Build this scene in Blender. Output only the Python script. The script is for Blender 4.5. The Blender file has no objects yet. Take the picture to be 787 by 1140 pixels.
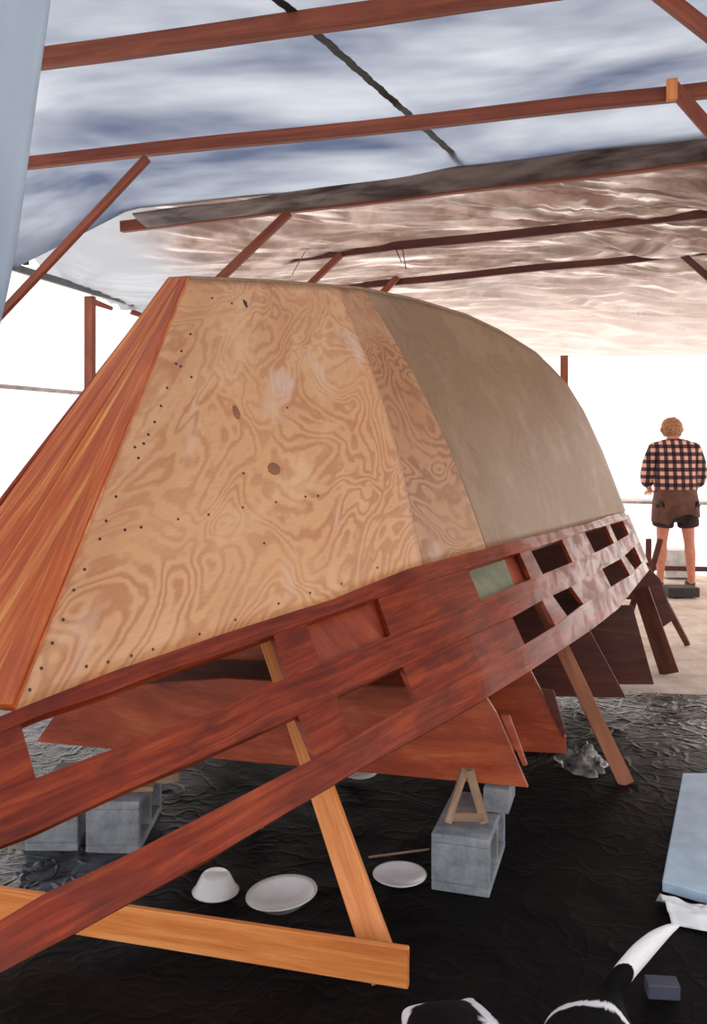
import bpy, bmesh, math, random
from mathutils import Vector, Matrix, noise
from mathutils.bvhtree import BVHTree
random.seed(7)
SC = bpy.context.scene
COL = SC.collection
F, CX, HY, H = 1000.0, 393.5, 492.0, 1.5
EYE = Vector((0, 0, H))

def at(px, py, Y):
    return Vector(((px-CX)/F*Y, Y, H-(py-HY)/F*Y))
def sh(a, b, z):                       # shed frame: a along the shed, b across it
    return Vector((.287*a+.958*b, .958*a-.287*b, z))
def at_a(px, py, a):                   # pixel ray meets the cross plane a
    dx = (px-CX)/F
    return at(px, py, a/(.287*dx+.958))
def lerp(a, b, t): return a+(b-a)*t
def tab(T, x):                         # piecewise linear table
    if x <= T[0][0]: i = 0
    elif x >= T[-1][0]: i = len(T)-2
    else:
        i = max(k for k in range(len(T)-1) if T[k][0] <= x)
    p, q = T[i], T[i+1]
    t = (x-p[0])/(q[0]-p[0])
    return [lerp(p[k], q[k], t) for k in range(1, len(p))]
def nz(x, y, z=0): return noise.noise(Vector((x, y, z)))
def smooth(a, b, x):
    t = min(1, max(0, (x-a)/(b-a))); return t*t*(3-2*t)

# ------------------------------------------------------------ materials
def s2l(c):
    return tuple(((v/255)/12.92 if v/255 <= .04045 else (((v/255)+.055)/1.055)**2.4) for v in c[:3])+(1,)
class NT:
    def __init__(s, name):
        s.m = bpy.data.materials.new(name); s.m.use_nodes = True
        s.t = s.m.node_tree; s.t.nodes.clear()
        s.out = s.n('ShaderNodeOutputMaterial')
    def n(s, typ, **kw):
        nd = s.t.nodes.new(typ)
        for k, v in kw.items():
            if k.startswith('i_'): nd.inputs[k[2:].replace('_', ' ')].default_value = v
            else: setattr(nd, k, v)
        return nd
    def l(s, a, b): s.t.links.new(a, b)
    def ramp(s, fac, stops, interp='LINEAR'):
        r = s.n('ShaderNodeValToRGB'); e = r.color_ramp.elements; r.color_ramp.interpolation = interp
        while len(e) < len(stops): e.new(.5)
        for i, (p, c) in enumerate(stops):
            e[i].position = p; e[i].color = s2l(c) if not isinstance(c, float) else (c, c, c, 1)
        s.l(fac, r.inputs['Fac']); return r.outputs['Color']
    def noise(s, vec, scale, detail=3, rough=.5, dist=0, dims='3D'):
        nd = s.n('ShaderNodeTexNoise'); nd.noise_dimensions = dims
        nd.inputs['Scale'].default_value = scale; nd.inputs['Detail'].default_value = detail
        nd.inputs['Roughness'].default_value = rough; nd.inputs['Distortion'].default_value = dist
        s.l(vec, nd.inputs['Vector']); return nd.outputs['Fac']
    def map(s, vec, scale=(1, 1, 1), loc=(0, 0, 0), rot=(0, 0, 0)):
        m = s.n('ShaderNodeMapping'); m.inputs['Scale'].default_value = scale
        m.inputs['Location'].default_value = loc; m.inputs['Rotation'].default_value = rot
        s.l(vec, m.inputs['Vector']); return m.outputs['Vector']
    def math(s, op, a, b=None, c=None):
        m = s.n('ShaderNodeMath'); m.operation = op
        for i, v in enumerate((a, b, c)):
            if v is None: continue
            if isinstance(v, (int, float)): m.inputs[i].default_value = v
            else: s.l(v, m.inputs[i])
        return m.outputs[0]
    def mix(s, fac, a, b, blend='MIX'):
        m = s.n('ShaderNodeMix'); m.data_type = 'RGBA'; m.blend_type = blend
        for sock, v in ((m.inputs[0], fac), (m.inputs[6], a), (m.inputs[7], b)):
            if isinstance(v, (int, float)): sock.default_value = v
            elif isinstance(v, tuple): sock.default_value = s2l(v)
            else: s.l(v, sock)
        return m.outputs[2]
    def bump(s, h, strength, dist=.01):
        b = s.n('ShaderNodeBump'); b.inputs['Strength'].default_value = strength
        b.inputs['Distance'].default_value = dist; s.l(h, b.inputs['Height']); return b.outputs['Normal']
    def bsdf(s, color, rough=.5, normal=None, coat=0, spec=.5, coat_rough=.2):
        b = s.n('ShaderNodeBsdfPrincipled')
        if isinstance(color, tuple): b.inputs['Base Color'].default_value = s2l(color)
        else: s.l(color, b.inputs['Base Color'])
        if isinstance(rough, (int, float)): b.inputs['Roughness'].default_value = rough
        else: s.l(rough, b.inputs['Roughness'])
        b.inputs['Specular IOR Level'].default_value = spec
        b.inputs['Coat Weight'].default_value = coat; b.inputs['Coat Roughness'].default_value = coat_rough
        if normal is not None: s.l(normal, b.inputs['Normal'])
        return b
    def done(s, shader): s.l(shader.outputs[0], s.out.inputs['Surface']); return s.m
    def uv(s): return s.n('ShaderNodeTexCoord').outputs['UV']
    def obj(s): return s.n('ShaderNodeTexCoord').outputs['Object']

def wood(name, stops, grain=(1.2, 22, 1), coat=0, rough=.45, blot=.35, blotc=(60, 20, 15), bump=.15, seed=0, knots=0, wet=False):
    t = NT(name); uv = t.uv()
    v = t.map(uv, grain, (seed, seed*1.7, 0))
    g = t.noise(v, 1.6, 5, .6, .9)
    g2 = t.noise(t.map(uv, (grain[0]*3, grain[1]*5, 1)), 3, 3, .6)
    f = t.math('ADD', t.math('MULTIPLY', g, .75), t.math('MULTIPLY', g2, .25))
    c = t.ramp(f, stops)
    b = t.ramp(t.noise(t.map(uv, (2, 5, 1), (seed*3, 0, 0)), 2.2, 4, .6, .4), [(.42, 0.0), (.68, 1.0)])
    c = t.mix(t.math('MULTIPLY', b, blot), c, blotc)
    if knots:
        vo = t.n('ShaderNodeTexVoronoi'); vo.inputs['Scale'].default_value = 3.1
        t.l(t.map(uv, (1, 1.6, 1), (seed, 0, 0)), vo.inputs['Vector'])
        k = t.ramp(vo.outputs['Distance'], [(.035, 1.0), (.07, 0.0)])
        c = t.mix(t.math('MULTIPLY', k, .8), c, (70, 32, 20))
    b = t.bsdf(c, rough, t.bump(f, bump, .004), coat, .35 if wet else .5)
    if wet:      # this end of the boat already has its glossy epoxy coat
        sp = t.n('ShaderNodeSeparateXYZ'); t.l(t.n('ShaderNodeNewGeometry').outputs['Position'], sp.inputs[0])
        y = t.math('ADD', sp.outputs['Y'], t.math('MULTIPLY', t.noise(uv, 5, 3), .8))
        mr = t.n('ShaderNodeMapRange'); mr.inputs[1].default_value = 4.1; mr.inputs[2].default_value = 4.9
        t.l(y, mr.inputs[0]); pt = t.ramp(t.noise(uv, 7, 4, .6, .5), [(.4, .12), (.6, 1.0)]); k = t.math('MULTIPLY_ADD', t.math('MULTIPLY', mr.outputs[0], pt), .8, .05); t.l(k, b.inputs['Coat Weight'])
        b.inputs['Coat Roughness'].default_value = .14; b.inputs['Coat IOR'].default_value = 1.7
    return t.done(b)

def ply(name, base, dark, light, amt, scale, smear, seed):
    t = NT(name); uv = t.uv()
    w = t.map(uv, (1, 1, 1), (seed, seed*.6, 0))
    n1 = t.noise(w, scale, 2.5, .5, .9)
    n1 = t.math('ADD', n1, t.math('MULTIPLY', t.noise(w, scale*4, 3, .6), .10))
    ring = t.math('SINE', t.math('MULTIPLY', n1, 120))
    ring = t.math('MULTIPLY_ADD', ring, .5, .5)
    big = t.noise(t.map(uv, (.8, 1.4, 1), (seed+3, 1, 0)), 2.2, 3, .55, .3)
    lines = t.ramp(ring, [(.25, 0.0), (.6, .55), (.95, 1.0)])
    msk = t.ramp(big, [(.3, .25), (.6, 1.0)])
    c = t.mix(t.math('MULTIPLY', t.math('MULTIPLY', lines, msk), amt), base, dark)
    l2 = t.ramp(t.noise(t.map(uv, (1, 1, 1), (seed+9, 4, 0)), 3.0, 4, .6, .5), [(.5, 0.0), (.66, 1.0)])
    c = t.mix(t.math('MULTIPLY', l2, .45), c, light)
    sm = t.ramp(t.noise(t.map(uv, (1.6, .9, 1), (seed+1, 7, 0), (0, 0, .5)), 2.1, 3, .5, .2), [(.6, 0.0), (.74, 1.0)])
    c = t.mix(t.math('MULTIPLY', sm, smear), c, (226, 205, 200))
    dk = t.ramp(t.noise(t.map(uv, (1, .5, 1), (seed+2, 2, 0)), 2.6, 4, .6), [(.5, 0.0), (.75, 1.0)])
    c = t.mix(t.math('MULTIPLY', dk, .3), c, dark)
    fine = t.noise(t.map(uv, (6, 60, 1)), 3, 4, .7)
    c = t.mix(.12, c, t.ramp(fine, [(.3, (120, 80, 50)), (.7, (250, 225, 190))]), 'OVERLAY')
    return t.done(t.bsdf(c, .5, t.bump(fine, .08, .002), 0.12, .4, .35))

M = {}
M['ply_a'] = ply('figured_plywood', (214, 162, 118), (172, 106, 68), (232, 194, 154), .62, 2.2, .8, 0)
M['ply_c'] = ply('brown_figured_plywood', (184, 136, 98), (136, 88, 58), (204, 162, 126), .75, 2.2, .6, 12)
M['ply_b'] = ply('plain_plywood', (146, 116, 90), (118, 90, 68), (168, 142, 116), .3, 1.5, .2, 5)
M['red'] = wood('varnished_red_wood', [(.3, (88, 24, 9)), (.5, (136, 46, 18)), (.68, (172, 78, 36))], (1.3, 26, 1), coat=1, rough=.5, blot=.6, blotc=(62, 16, 8), wet=True)
M['red2'] = wood('varnished_red_plywood', [(.3, (112, 36, 16)), (.5, (156, 64, 32)), (.7, (190, 102, 60))], (1.6, 7, 1), coat=.15, rough=.45, blot=.3, blotc=(100, 34, 22), seed=3)
M['bow'] = wood('orange_stained_planking', [(.32, (150, 56, 12)), (.5, (198, 92, 28)), (.66, (236, 166, 88))], (.7, 9, 1), coat=.25, rough=.4, blot=.3, blotc=(136, 46, 22), seed=6)
M['pine'] = wood('orange_pine', [(.3, (188, 96, 44)), (.5, (218, 134, 70)), (.7, (236, 170, 106))], (1.0, 18, 1), rough=.5, blot=.15, blotc=(150, 70, 34), seed=1, knots=1)
M['pine2'] = wood('dull_brown_pine', [(.3, (118, 62, 36)), (.5, (150, 86, 54)), (.7, (176, 112, 74))], (1.0, 18, 1), rough=.6, blot=.3, blotc=(96, 48, 30), seed=9)
M['rafter'] = wood('red_brown_rafter', [(.3, (96, 42, 26)), (.5, (132, 62, 38)), (.7, (160, 86, 58))], (.8, 20, 1), rough=.6, blot=.3, blotc=(70, 28, 18), seed=2)
M['dark'] = wood('dark_backlit_wood', [(.3, (52, 20, 14)), (.5, (84, 34, 24)), (.7, (110, 52, 36))], (1.2, 12, 1), rough=.5, seed=4)  # dark tone carries the backlit shade of the far rafters and frames
M['greywood'] = wood('weathered_grey_wood', [(.3, (120, 92, 72)), (.5, (150, 122, 100)), (.7, (180, 156, 132))], (1.2, 16, 1), rough=.7, seed=8)

def tarp(name, dense, thin, lo, hi, sc, stretch, gloss=.05, bump=0, tr=.8, rough=.3, shade_grime=None, pleat_shading=False):
    t = NT(name); o = t.uv()
    n = t.noise(t.map(o, stretch), sc, 4, .55, .3)
    c = t.ramp(n, [(lo, dense), (hi, thin)])
    if shade_grime:  # brown blotches mix dirt with the dark layered shading, painted in
        g = t.ramp(t.noise(t.map(o, (1, 1, 1), (5, 2, 0)), 2.0, 5, .6, .4), [(.42, 0.0), (.6, 1.0)])
        c = t.mix(t.math('MULTIPLY', g, .75), c, shade_grime)
    if pleat_shading:      # pleat shade, dirt and fold highlights painted into the colour, darkest in the first right bay; a newer whiter sheet on the left
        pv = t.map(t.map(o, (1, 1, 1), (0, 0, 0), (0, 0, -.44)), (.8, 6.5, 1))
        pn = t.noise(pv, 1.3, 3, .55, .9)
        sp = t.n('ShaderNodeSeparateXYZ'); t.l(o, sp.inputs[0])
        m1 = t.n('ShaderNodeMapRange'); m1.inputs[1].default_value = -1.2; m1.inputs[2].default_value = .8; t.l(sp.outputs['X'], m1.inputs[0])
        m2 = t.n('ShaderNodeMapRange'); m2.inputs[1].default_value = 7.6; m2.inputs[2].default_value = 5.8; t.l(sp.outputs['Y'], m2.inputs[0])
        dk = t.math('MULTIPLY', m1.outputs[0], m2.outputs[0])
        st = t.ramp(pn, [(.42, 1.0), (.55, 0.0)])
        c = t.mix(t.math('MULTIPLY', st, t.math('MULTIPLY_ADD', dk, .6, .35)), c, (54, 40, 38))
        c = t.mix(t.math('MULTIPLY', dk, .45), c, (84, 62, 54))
        lt = t.ramp(pn, [(.58, 0.0), (.66, 1.0)])
        c = t.mix(t.math('MULTIPLY', lt, .7), c, (236, 228, 224))
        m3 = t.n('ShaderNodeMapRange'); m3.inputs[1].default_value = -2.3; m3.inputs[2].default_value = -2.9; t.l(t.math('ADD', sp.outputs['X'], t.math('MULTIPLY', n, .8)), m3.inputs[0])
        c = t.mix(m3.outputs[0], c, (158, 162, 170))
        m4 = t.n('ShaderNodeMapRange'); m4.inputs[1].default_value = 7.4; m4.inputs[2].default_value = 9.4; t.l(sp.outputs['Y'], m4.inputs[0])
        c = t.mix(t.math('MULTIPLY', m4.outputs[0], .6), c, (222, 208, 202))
    tb = t.n('ShaderNodeBsdfTranslucent'); t.l(c, tb.inputs['Color'])
    df = t.bsdf(c, rough, None, 0, .5)
    if bump:
        h = t.noise(t.map(o, (2, 7, 1), (0, 0, 0), (0, 0, .5)), 4, 4, .6, .6)
        nb = t.bump(h, bump, .03); t.l(nb, tb.inputs['Normal']); t.l(nb, df.inputs['Normal'])
    mx = t.n('ShaderNodeMixShader'); mx.inputs[0].default_value = 1-tr
    t.l(tb.outputs[0], mx.inputs[1]); t.l(df.outputs[0], mx.inputs[2])
    return t.done(mx)
M['roof'] = tarp('blue_white_tarp', (68, 78, 102), (160, 166, 176), .36, .64, .6, (1.0, 1.7, 1), bump=.15)
M['wallp'] = tarp('white_plastic_wall', (236, 236, 240), (250, 250, 250), .3, .7, .8, (1, 1, 1), tr=.85)
M['crinkle'] = tarp('crinkled_clear_plastic', (140, 114, 104), (190, 172, 164), .35, .62, 1.6, (1, 2, 1), bump=.12, tr=.55, rough=.14, shade_grime=(104, 76, 64), pleat_shading=True)
M['fold'] = tarp('dull_folded_tarp', (84, 72, 74), (176, 160, 156), .4, .6, 1.4, (1.5, 1, 1), bump=.4, tr=.5, rough=.4)
M['curtain'] = tarp('hanging_clear_plastic', (160, 176, 196), (190, 202, 216), .3, .7, 1.2, (4, .6, 1), tr=.6, rough=.3)

t = NT('black_plastic_sheet'); o = t.obj()
w = t.noise(t.map(o, (1, 1, 1)), 3.2, 6, .62, 1.2)
w2 = t.noise(t.map(o, (1, 2.2, 1)), 9, 4, .6, 1.5)
hh = t.math('ADD', w, t.math('MULTIPLY', w2, .35))
dust = t.ramp(t.noise(t.map(o, (1, 1, 1), (4, 1, 0)), 2.2, 6, .7, .6), [(.5, 0.0), (.72, 1.0)])
speck = t.ramp(t.noise(o, 60, 2, .5), [(.7, 0.0), (.76, 1.0)])
sp = t.n('ShaderNodeSeparateXYZ'); t.l(o, sp.inputs[0])
# trodden, dusty sheet by the near edge; cleaner, shinier folds farther in and to the left
far_ = t.math('ADD', t.math('MULTIPLY', sp.outputs['X'], .5), sp.outputs['Y'])
far_ = t.math('ADD', far_, t.math('MULTIPLY', t.noise(o, 1.2, 3), 1.4))
mr = t.n('ShaderNodeMapRange'); mr.inputs[1].default_value = 4.9; mr.inputs[2].default_value = 6.4; t.l(far_, mr.inputs[0])
ml = t.n('ShaderNodeMapRange'); ml.inputs[1].default_value = -.55; ml.inputs[2].default_value = -1.1; t.l(sp.outputs['X'], ml.inputs[0])
my = t.n('ShaderNodeMapRange'); my.inputs[1].default_value = 2.5; my.inputs[2].default_value = 2.9; t.l(sp.outputs['Y'], my.inputs[0])
mlo = t.math('MULTIPLY', ml.outputs[0], my.outputs[0])
clean = t.math('MAXIMUM', mr.outputs[0], t.math('MULTIPLY', mlo, .9))
c = t.mix(t.math('MULTIPLY', dust, .3), (9, 7, 9), (40, 30, 26))
c = t.mix(t.math('MULTIPLY', mlo, .8), c, t.ramp(t.noise(o, 5, 5, .6, .8), [(.4, (22, 22, 28)), (.65, (104, 112, 130))]))  # bluish sheen of the lit folds on the left, painted into the colour
c = t.mix(t.math('MULTIPLY', speck, .4), c, (90, 78, 70))
rg = t.n('ShaderNodeTexVoronoi'); rg.feature = 'DISTANCE_TO_EDGE'; rg.inputs['Scale'].default_value = 4.5
ds = t.n('ShaderNodeVectorMath'); ds.operation = 'ADD'; nn_ = t.n('ShaderNodeTexNoise'); nn_.inputs['Scale'].default_value = 3; t.l(o, nn_.inputs['Vector'])
t.l(o, ds.inputs[0]); t.l(nn_.outputs['Color'], ds.inputs[1]); t.l(ds.outputs[0], rg.inputs['Vector'])
hh = t.math('ADD', hh, t.math('MULTIPLY', t.math('MINIMUM', rg.outputs['Distance'], .12), -3.0))
bp = t.n('ShaderNodeBump'); bp.inputs['Distance'].default_value = .05; t.l(hh, bp.inputs['Height'])
t.l(t.math('MULTIPLY_ADD', clean, .75, .15), bp.inputs['Strength'])
b = t.bsdf(c, t.math('MULTIPLY_ADD', clean, -.45, .65), bp.outputs['Normal'], 0, .3)
t.l(t.math('MULTIPLY_ADD', clean, .4, .1), b.inputs['Specular IOR Level'])
M['black'] = t.done(b)

t = NT('pale_dusty_ground'); o = t.obj()
c = t.ramp(t.noise(o, 3, 6, .7, .4), [(.35, (205, 184, 166)), (.65, (246, 234, 222))])
M['ground'] = t.done(t.bsdf(c, .85, t.bump(t.noise(o, 30, 4), .3, .01)))
t = NT('grey_concrete_block'); o = t.obj()
c = t.ramp(t.noise(o, 14, 5, .7), [(.3, (104, 110, 120)), (.7, (158, 164, 172))])
c = t.mix(t.ramp(t.noise(o, 4, 4, .6), [(.55, 0.0), (.75, .6)]), c, (120, 96, 80))
M['block'] = t.done(t.bsdf(c, .9, t.bump(t.noise(o, 90, 4, .7), .5, .004)))
def plain(name, c, rough=.5, coat=0, var=.12, sc=12):
    t = NT(name); o = t.obj()
    d = tuple(max(0, int(v*(1-var*1.6))) for v in c)
    col = t.ramp(t.noise(o, sc, 4, .6), [(.3, d), (.65, c)])
    return t.done(t.bsdf(col, rough, None, coat))
M['plate'] = plain('white_china', (226, 226, 230), .25, .3, .04)
M['blueboard'] = plain('pale_blue_board', (178, 204, 226), .45, .1, .12, 5)
M['whiteplastic'] = plain('white_plastic', (236, 238, 242), .25, .2, .06)
M['clearlump'] = plain('clear_plastic_lump', (150, 146, 144), .2, .5, .5, 14)
M['metal'] = plain('dull_metal', (90, 92, 96), .4)
M['blackstrap'] = plain('black_webbing', (34, 34, 40), .6, 0, .5, 40)
M['screw'] = plain('dark_screw', (48, 46, 52), .5)
M['bluepost'] = plain('blue_post', (66, 84, 140), .5)
M['white'] = plain('white_paint', (225, 225, 225), .5)
M['slab'] = plain('dark_slab', (50, 42, 40), .6)
M['skin'] = plain('skin', (214, 138, 112), .5, 0, .06, 20)
M['hair'] = plain('sandy_hair', (196, 140, 96), .7, 0, .35, 60)
M['shorts'] = plain('dark_shorts', (50, 34, 36), .8, 0, .2)
M['brownfabric'] = plain('brown_cloth', (112, 72, 58), .8, 0, .2)
M['boot'] = plain('dark_boot', (44, 36, 34), .6)
M['fur'] = None
t = NT('checked_flannel'); o = t.obj()
sx = t.n('ShaderNodeSeparateXYZ'); t.l(o, sx.inputs[0])
def stripe(sock, per, off):
    return t.math('GREATER_THAN', t.math('FRACT', t.math('MULTIPLY_ADD', sock, 1/per, off)), .5)
A_ = stripe(sx.outputs['X'], .078, .2); B_ = stripe(sx.outputs['Z'], .078, .1)
s_ = t.math('MULTIPLY', t.math('ADD', A_, B_), .5)
M['flannel'] = t.done(t.bsdf(t.ramp(s_, [(0.0, (232, 184, 160)), (.34, (96, 62, 66)), (.8, (22, 20, 38))], 'CONSTANT'), .9))
t = NT('dog_fur')
at_ = t.n('ShaderNodeAttribute'); at_.attribute_name = 'patch'
h = t.noise(t.obj(), 90, 3, .7)
M['fur'] = t.done(t.bsdf(at_.outputs['Color'], .8, t.bump(h, .4, .006), 0, .12))

# ------------------------------------------------------------ object helpers
def mesh_obj(name, verts, faces, mat, parent=None, uvs=None, smooth_=False, mats=None):
    me = bpy.data.meshes.new(name); me.from_pydata([tuple(v) for v in verts], [], faces); me.update()
    if uvs is not None:
        ul = me.uv_layers.new(name='UVMap')
        for l in me.loops: ul.data[l.index].uv = uvs[l.vertex_index]
    o = bpy.data.objects.new(name, me); COL.objects.link(o)
    if mat is not None: me.materials.append(M[mat] if isinstance(mat, str) else mat)
    if smooth_:
        for p in me.polygons: p.use_smooth = True
    if parent: o.parent = parent
    return o
def tag(o, label, cat, group=None, kind=None):
    o['label'] = label; o['category'] = cat
    if group: o['group'] = group
    if kind: o['kind'] = kind
    return o
def struct(o, label, cat='structure'):
    o['kind'] = 'structure'; o['label'] = label; o['category'] = cat; return o
def empty(name, loc=(0, 0, 0), rz=0):
    o = bpy.data.objects.new(name, None); COL.objects.link(o); o.location = loc; o.rotation_euler = (0, 0, rz)
    o.empty_display_size = .1; return o
def recalc(o):
    bm = bmesh.new(); bm.from_mesh(o.data); bmesh.ops.recalc_face_normals(bm, faces=bm.faces); bm.to_mesh(o.data); bm.free()
def bevel(o, w=.003, seg=2):
    m = o.modifiers.new('bevel', 'BEVEL'); m.width = w; m.segments = seg; m.limit_method = 'ANGLE'; m.angle_limit = math.radians(40)
def board(name, p0, p1, w0, w1, th, wdir, mat, parent=None, bev=.003, nseg=10, wob=.0015):
    """sawn board from p0 to p1; w0,w1 widths along wdir, th thickness; slightly uneven"""
    p0, p1 = Vector(p0), Vector(p1); c = (p0+p1)/2
    x = (p1-p0); L = x.length; x.normalize()
    y = Vector(wdir); y = (y-x*y.dot(x)).normalized(); z = x.cross(y)
    vs, fs, uv = [], [], []
    sd = random.random()*50
    for i in range(nseg+1):
        t = i/nseg; w = lerp(w0, w1, t)/2; u = (t-.5)*L
        dy = nz(u*1.3, sd)*wob*2; dz = nz(u*1.1, sd+9)*wob*2
        for (a, b, v) in ((-w, -th/2, 0), (w, -th/2, 2*w), (w, th/2, 2*w+th), (-w, th/2, 4*w+th)):
            vs.append((u, a+dy, b+dz)); uv.append((u+sd, a*1.0+b*3+sd))
    for i in range(nseg):
        for k in range(4):
            a = i*4+k; b = i*4+(k+1) % 4
            fs.append((a, b, b+4, a+4))
    fs.append((3, 2, 1, 0)); e = nseg*4; fs.append((e, e+1, e+2, e+3))
    o = mesh_obj(name, vs, fs, mat, None, uv)
    R = Matrix((x, y, z)).transposed().to_4x4(); R.translation = c
    o.matrix_world = R
    if parent:
        o.parent = parent; o.matrix_parent_inverse = parent_inv(parent)
    if bev: bevel(o, bev, 1)
    recalc(o)
    return o
def parent_inv(p):
    m = Matrix.Translation(p.location) @ p.rotation_euler.to_matrix().to_4x4()
    return m.inverted()
def under(o, p):
    o.parent = p; o.matrix_parent_inverse = parent_inv(p); return o
def box(name, c, size, mat, rz=0, parent=None, bev=.004):
    sx, sy, sz = [v/2 for v in size]
    vs = [(x, y, z) for z in (-sz, sz) for (x, y) in ((-sx, -sy), (sx, -sy), (sx, sy), (-sx, sy))]
    fs = [(3, 2, 1, 0), (4, 5, 6, 7), (0, 1, 5, 4), (1, 2, 6, 5), (2, 3, 7, 6), (3, 0, 4, 7)]
    o = mesh_obj(name, vs, fs, mat, None, [(v[0]+v[2], v[1]+v[2]*.7) for v in vs])
    o.location = c; o.rotation_euler = (0, 0, rz)
    if bev: bevel(o, bev, 2)
    if parent: under(o, parent)
    return o
def lathe(name, prof, mat, n=40, parent=None):
    vs, fs = [], []
    for r, z in prof:
        for k in range(n):
            a = 2*math.pi*k/n; vs.append((r*math.cos(a), r*math.sin(a), z))
    for i in range(len(prof)-1):
        for k in range(n):
            a = i*n+k; b = i*n+(k+1) % n; fs.append((a, b, b+n, a+n))
    o = mesh_obj(name, vs, fs, mat, None, None, True)
    bm = bmesh.new(); bm.from_mesh(o.data); bmesh.ops.remove_doubles(bm, verts=bm.verts, dist=1e-5)
    bmesh.ops.recalc_face_normals(bm, faces=bm.faces); bm.to_mesh(o.data); bm.free()
    if parent: under(o, parent)
    return o
def skin(name, chains, mat, sub=2, parent=None):
    """chains: list of lists of (x,y,z,r); a chain whose first entry is ('at', i) grows from vertex i"""
    vs, es, rs, ids = [], [], [], {}
    for ch in chains:
        prev = None
        for p in ch:
            if p[0] == 'at': prev = ids[p[1]]; continue
            vs.append(p[:3]); rs.append(p[3]); i = len(vs)-1
            if len(p) > 4: ids[p[4]] = i
            if prev is not None: es.append((prev, i))
            prev = i
    me = bpy.data.meshes.new(name); me.from_pydata(vs, es, [])
    o = bpy.data.objects.new(name, me); COL.objects.link(o)
    sm = o.modifiers.new('skin', 'SKIN')
    lay = me.skin_vertices[0] if me.skin_vertices else None
    if lay is None:
        bpy.context.view_layer.objects.active = o
    for i, r in enumerate(rs):
        rr = r if isinstance(r, tuple) else (r, r)
        me.skin_vertices[0].data[i].radius = rr
        me.skin_vertices[0].data[i].use_root = (i == 0)
    ss = o.modifiers.new('sub', 'SUBSURF'); ss.levels = sub; ss.render_levels = sub
    dg = bpy.context.evaluated_depsgraph_get(); dg.update()
    nm = bpy.data.meshes.new_from_object(o.evaluated_get(dg))
    o.modifiers.clear(); o.data = nm
    nm.materials.clear(); nm.materials.append(M[mat] if isinstance(mat, str) else mat)
    for p in nm.polygons: p.use_smooth = True
    if parent: o.parent = parent
    return o

# ------------------------------------------------------------ camera, world
cam = bpy.data.cameras.new('camera'); co = bpy.data.objects.new('camera', cam); COL.objects.link(co)
co.location = EYE; co.rotation_euler = (math.radians(90), 0, 0)
cam.sensor_fit = 'VERTICAL'; cam.sensor_height = 36; cam.sensor_width = 36*787/1140
cam.lens = 36*F/1140; cam.shift_y = -(570-HY)/1140; cam.clip_start = .05; cam.clip_end = 200
SC.camera = co
wd = bpy.data.worlds.new('sky'); SC.world = wd; wd.use_nodes = True
bg = wd.node_tree.nodes['Background']; bg.inputs[0].default_value = (1, .97, .93, 1); bg.inputs[1].default_value = 2.3
SC.view_settings.view_transform = 'Standard'; SC.view_settings.look = 'None'
SC.view_settings.exposure = 0; SC.view_settings.gamma = 1; SC.view_settings.use_curve_mapping = False
SC.cycles.use_denoising = True; SC.cycles.max_bounces = 8; SC.cycles.transmission_bounces = 6
SC.cycles.sample_clamp_indirect = 6

# ------------------------------------------------------------ the shed
BL, BR, AN, AF = -4.0, 4.4, -.6, 10.8
def grid(name, fa, na, nb, mat, smooth_=True, uvf=None):
    vs, uv, fs = [], [], []
    for i in range(na+1):
        for j in range(nb+1):
            p, q = fa(i/na, j/nb); vs.append(p); uv.append(q)
    for i in range(na):
        for j in range(nb):
            a = i*(nb+1)+j; fs.append((a, a+1, a+nb+2, a+nb+1))
    return mesh_obj(name, vs, fs, mat, None, uv, smooth_)
def thicken(o, t):
    m = o.modifiers.new('thickness', 'SOLIDIFY'); m.thickness = t; m.offset = 0
fl = grid('floor', lambda s, t: ((lambda x, y: (Vector((x, y, -.012)), (x, y)))(lerp(-9, 13, s), lerp(-6, 18, t))), 40, 40, 'ground')
struct(fl, 'pale dusty ground floor of the shed', 'floor')
def gsheet(s, t):
    b = lerp(-3.95, 4.2, s); amax = 5.65+.25*nz(b*1.1, 3)+.08*nz(b*5, 8)
    if b < -1: amax += smooth(-1, -2.2, b)*.9
    a = lerp(-.3, amax, t); p = sh(a, b, 0)
    r = abs(nz(p.x*2.3, p.y*2.3, 1))
    z = .006*(1-min(1, r*6))+.006*max(0, nz(p.x*5, p.y*6, 4))
    p.z = z*smooth(0, .1, 1)
    return p, (p.x, p.y)
gs = grid('ground_sheet', gsheet, 260, 180, 'black')
tag(gs, 'crumpled black plastic sheet covering the ground under the boat', 'plastic sheet')

def wallbow(u, v, s): return .03*nz(u*.8, v*.8, s)
w = grid('wall_left', lambda s, t: ((lambda a, z: (sh(a, BL-.05+wallbow(a, z, 1), z), (a, z)))(lerp(AN, AF, s), lerp(0, 2.72, t))), 50, 12, 'wallp')
struct(w, 'translucent white plastic wall on the left of the boat', 'wall')
w = grid('wall_back', lambda s, t: ((lambda b, z: (sh(AF+.05+wallbow(b, z, 2), b, z), (b, z)))(lerp(BL-.05, BR+.05, s), lerp(0, 2.56+.0*s, t))), 50, 12, 'wallp')
struct(w, 'glowing white plastic wall at the far end behind the person', 'wall')
w = grid('wall_right', lambda s, t: ((lambda a, z: (sh(a, BR+.05+wallbow(a, z, 3), z), (a, z)))(lerp(2.5, AF, s), lerp(0, 3.1, t))), 50, 12, 'wallp')
struct(w, 'white plastic wall along the right side of the shed', 'wall')

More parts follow.
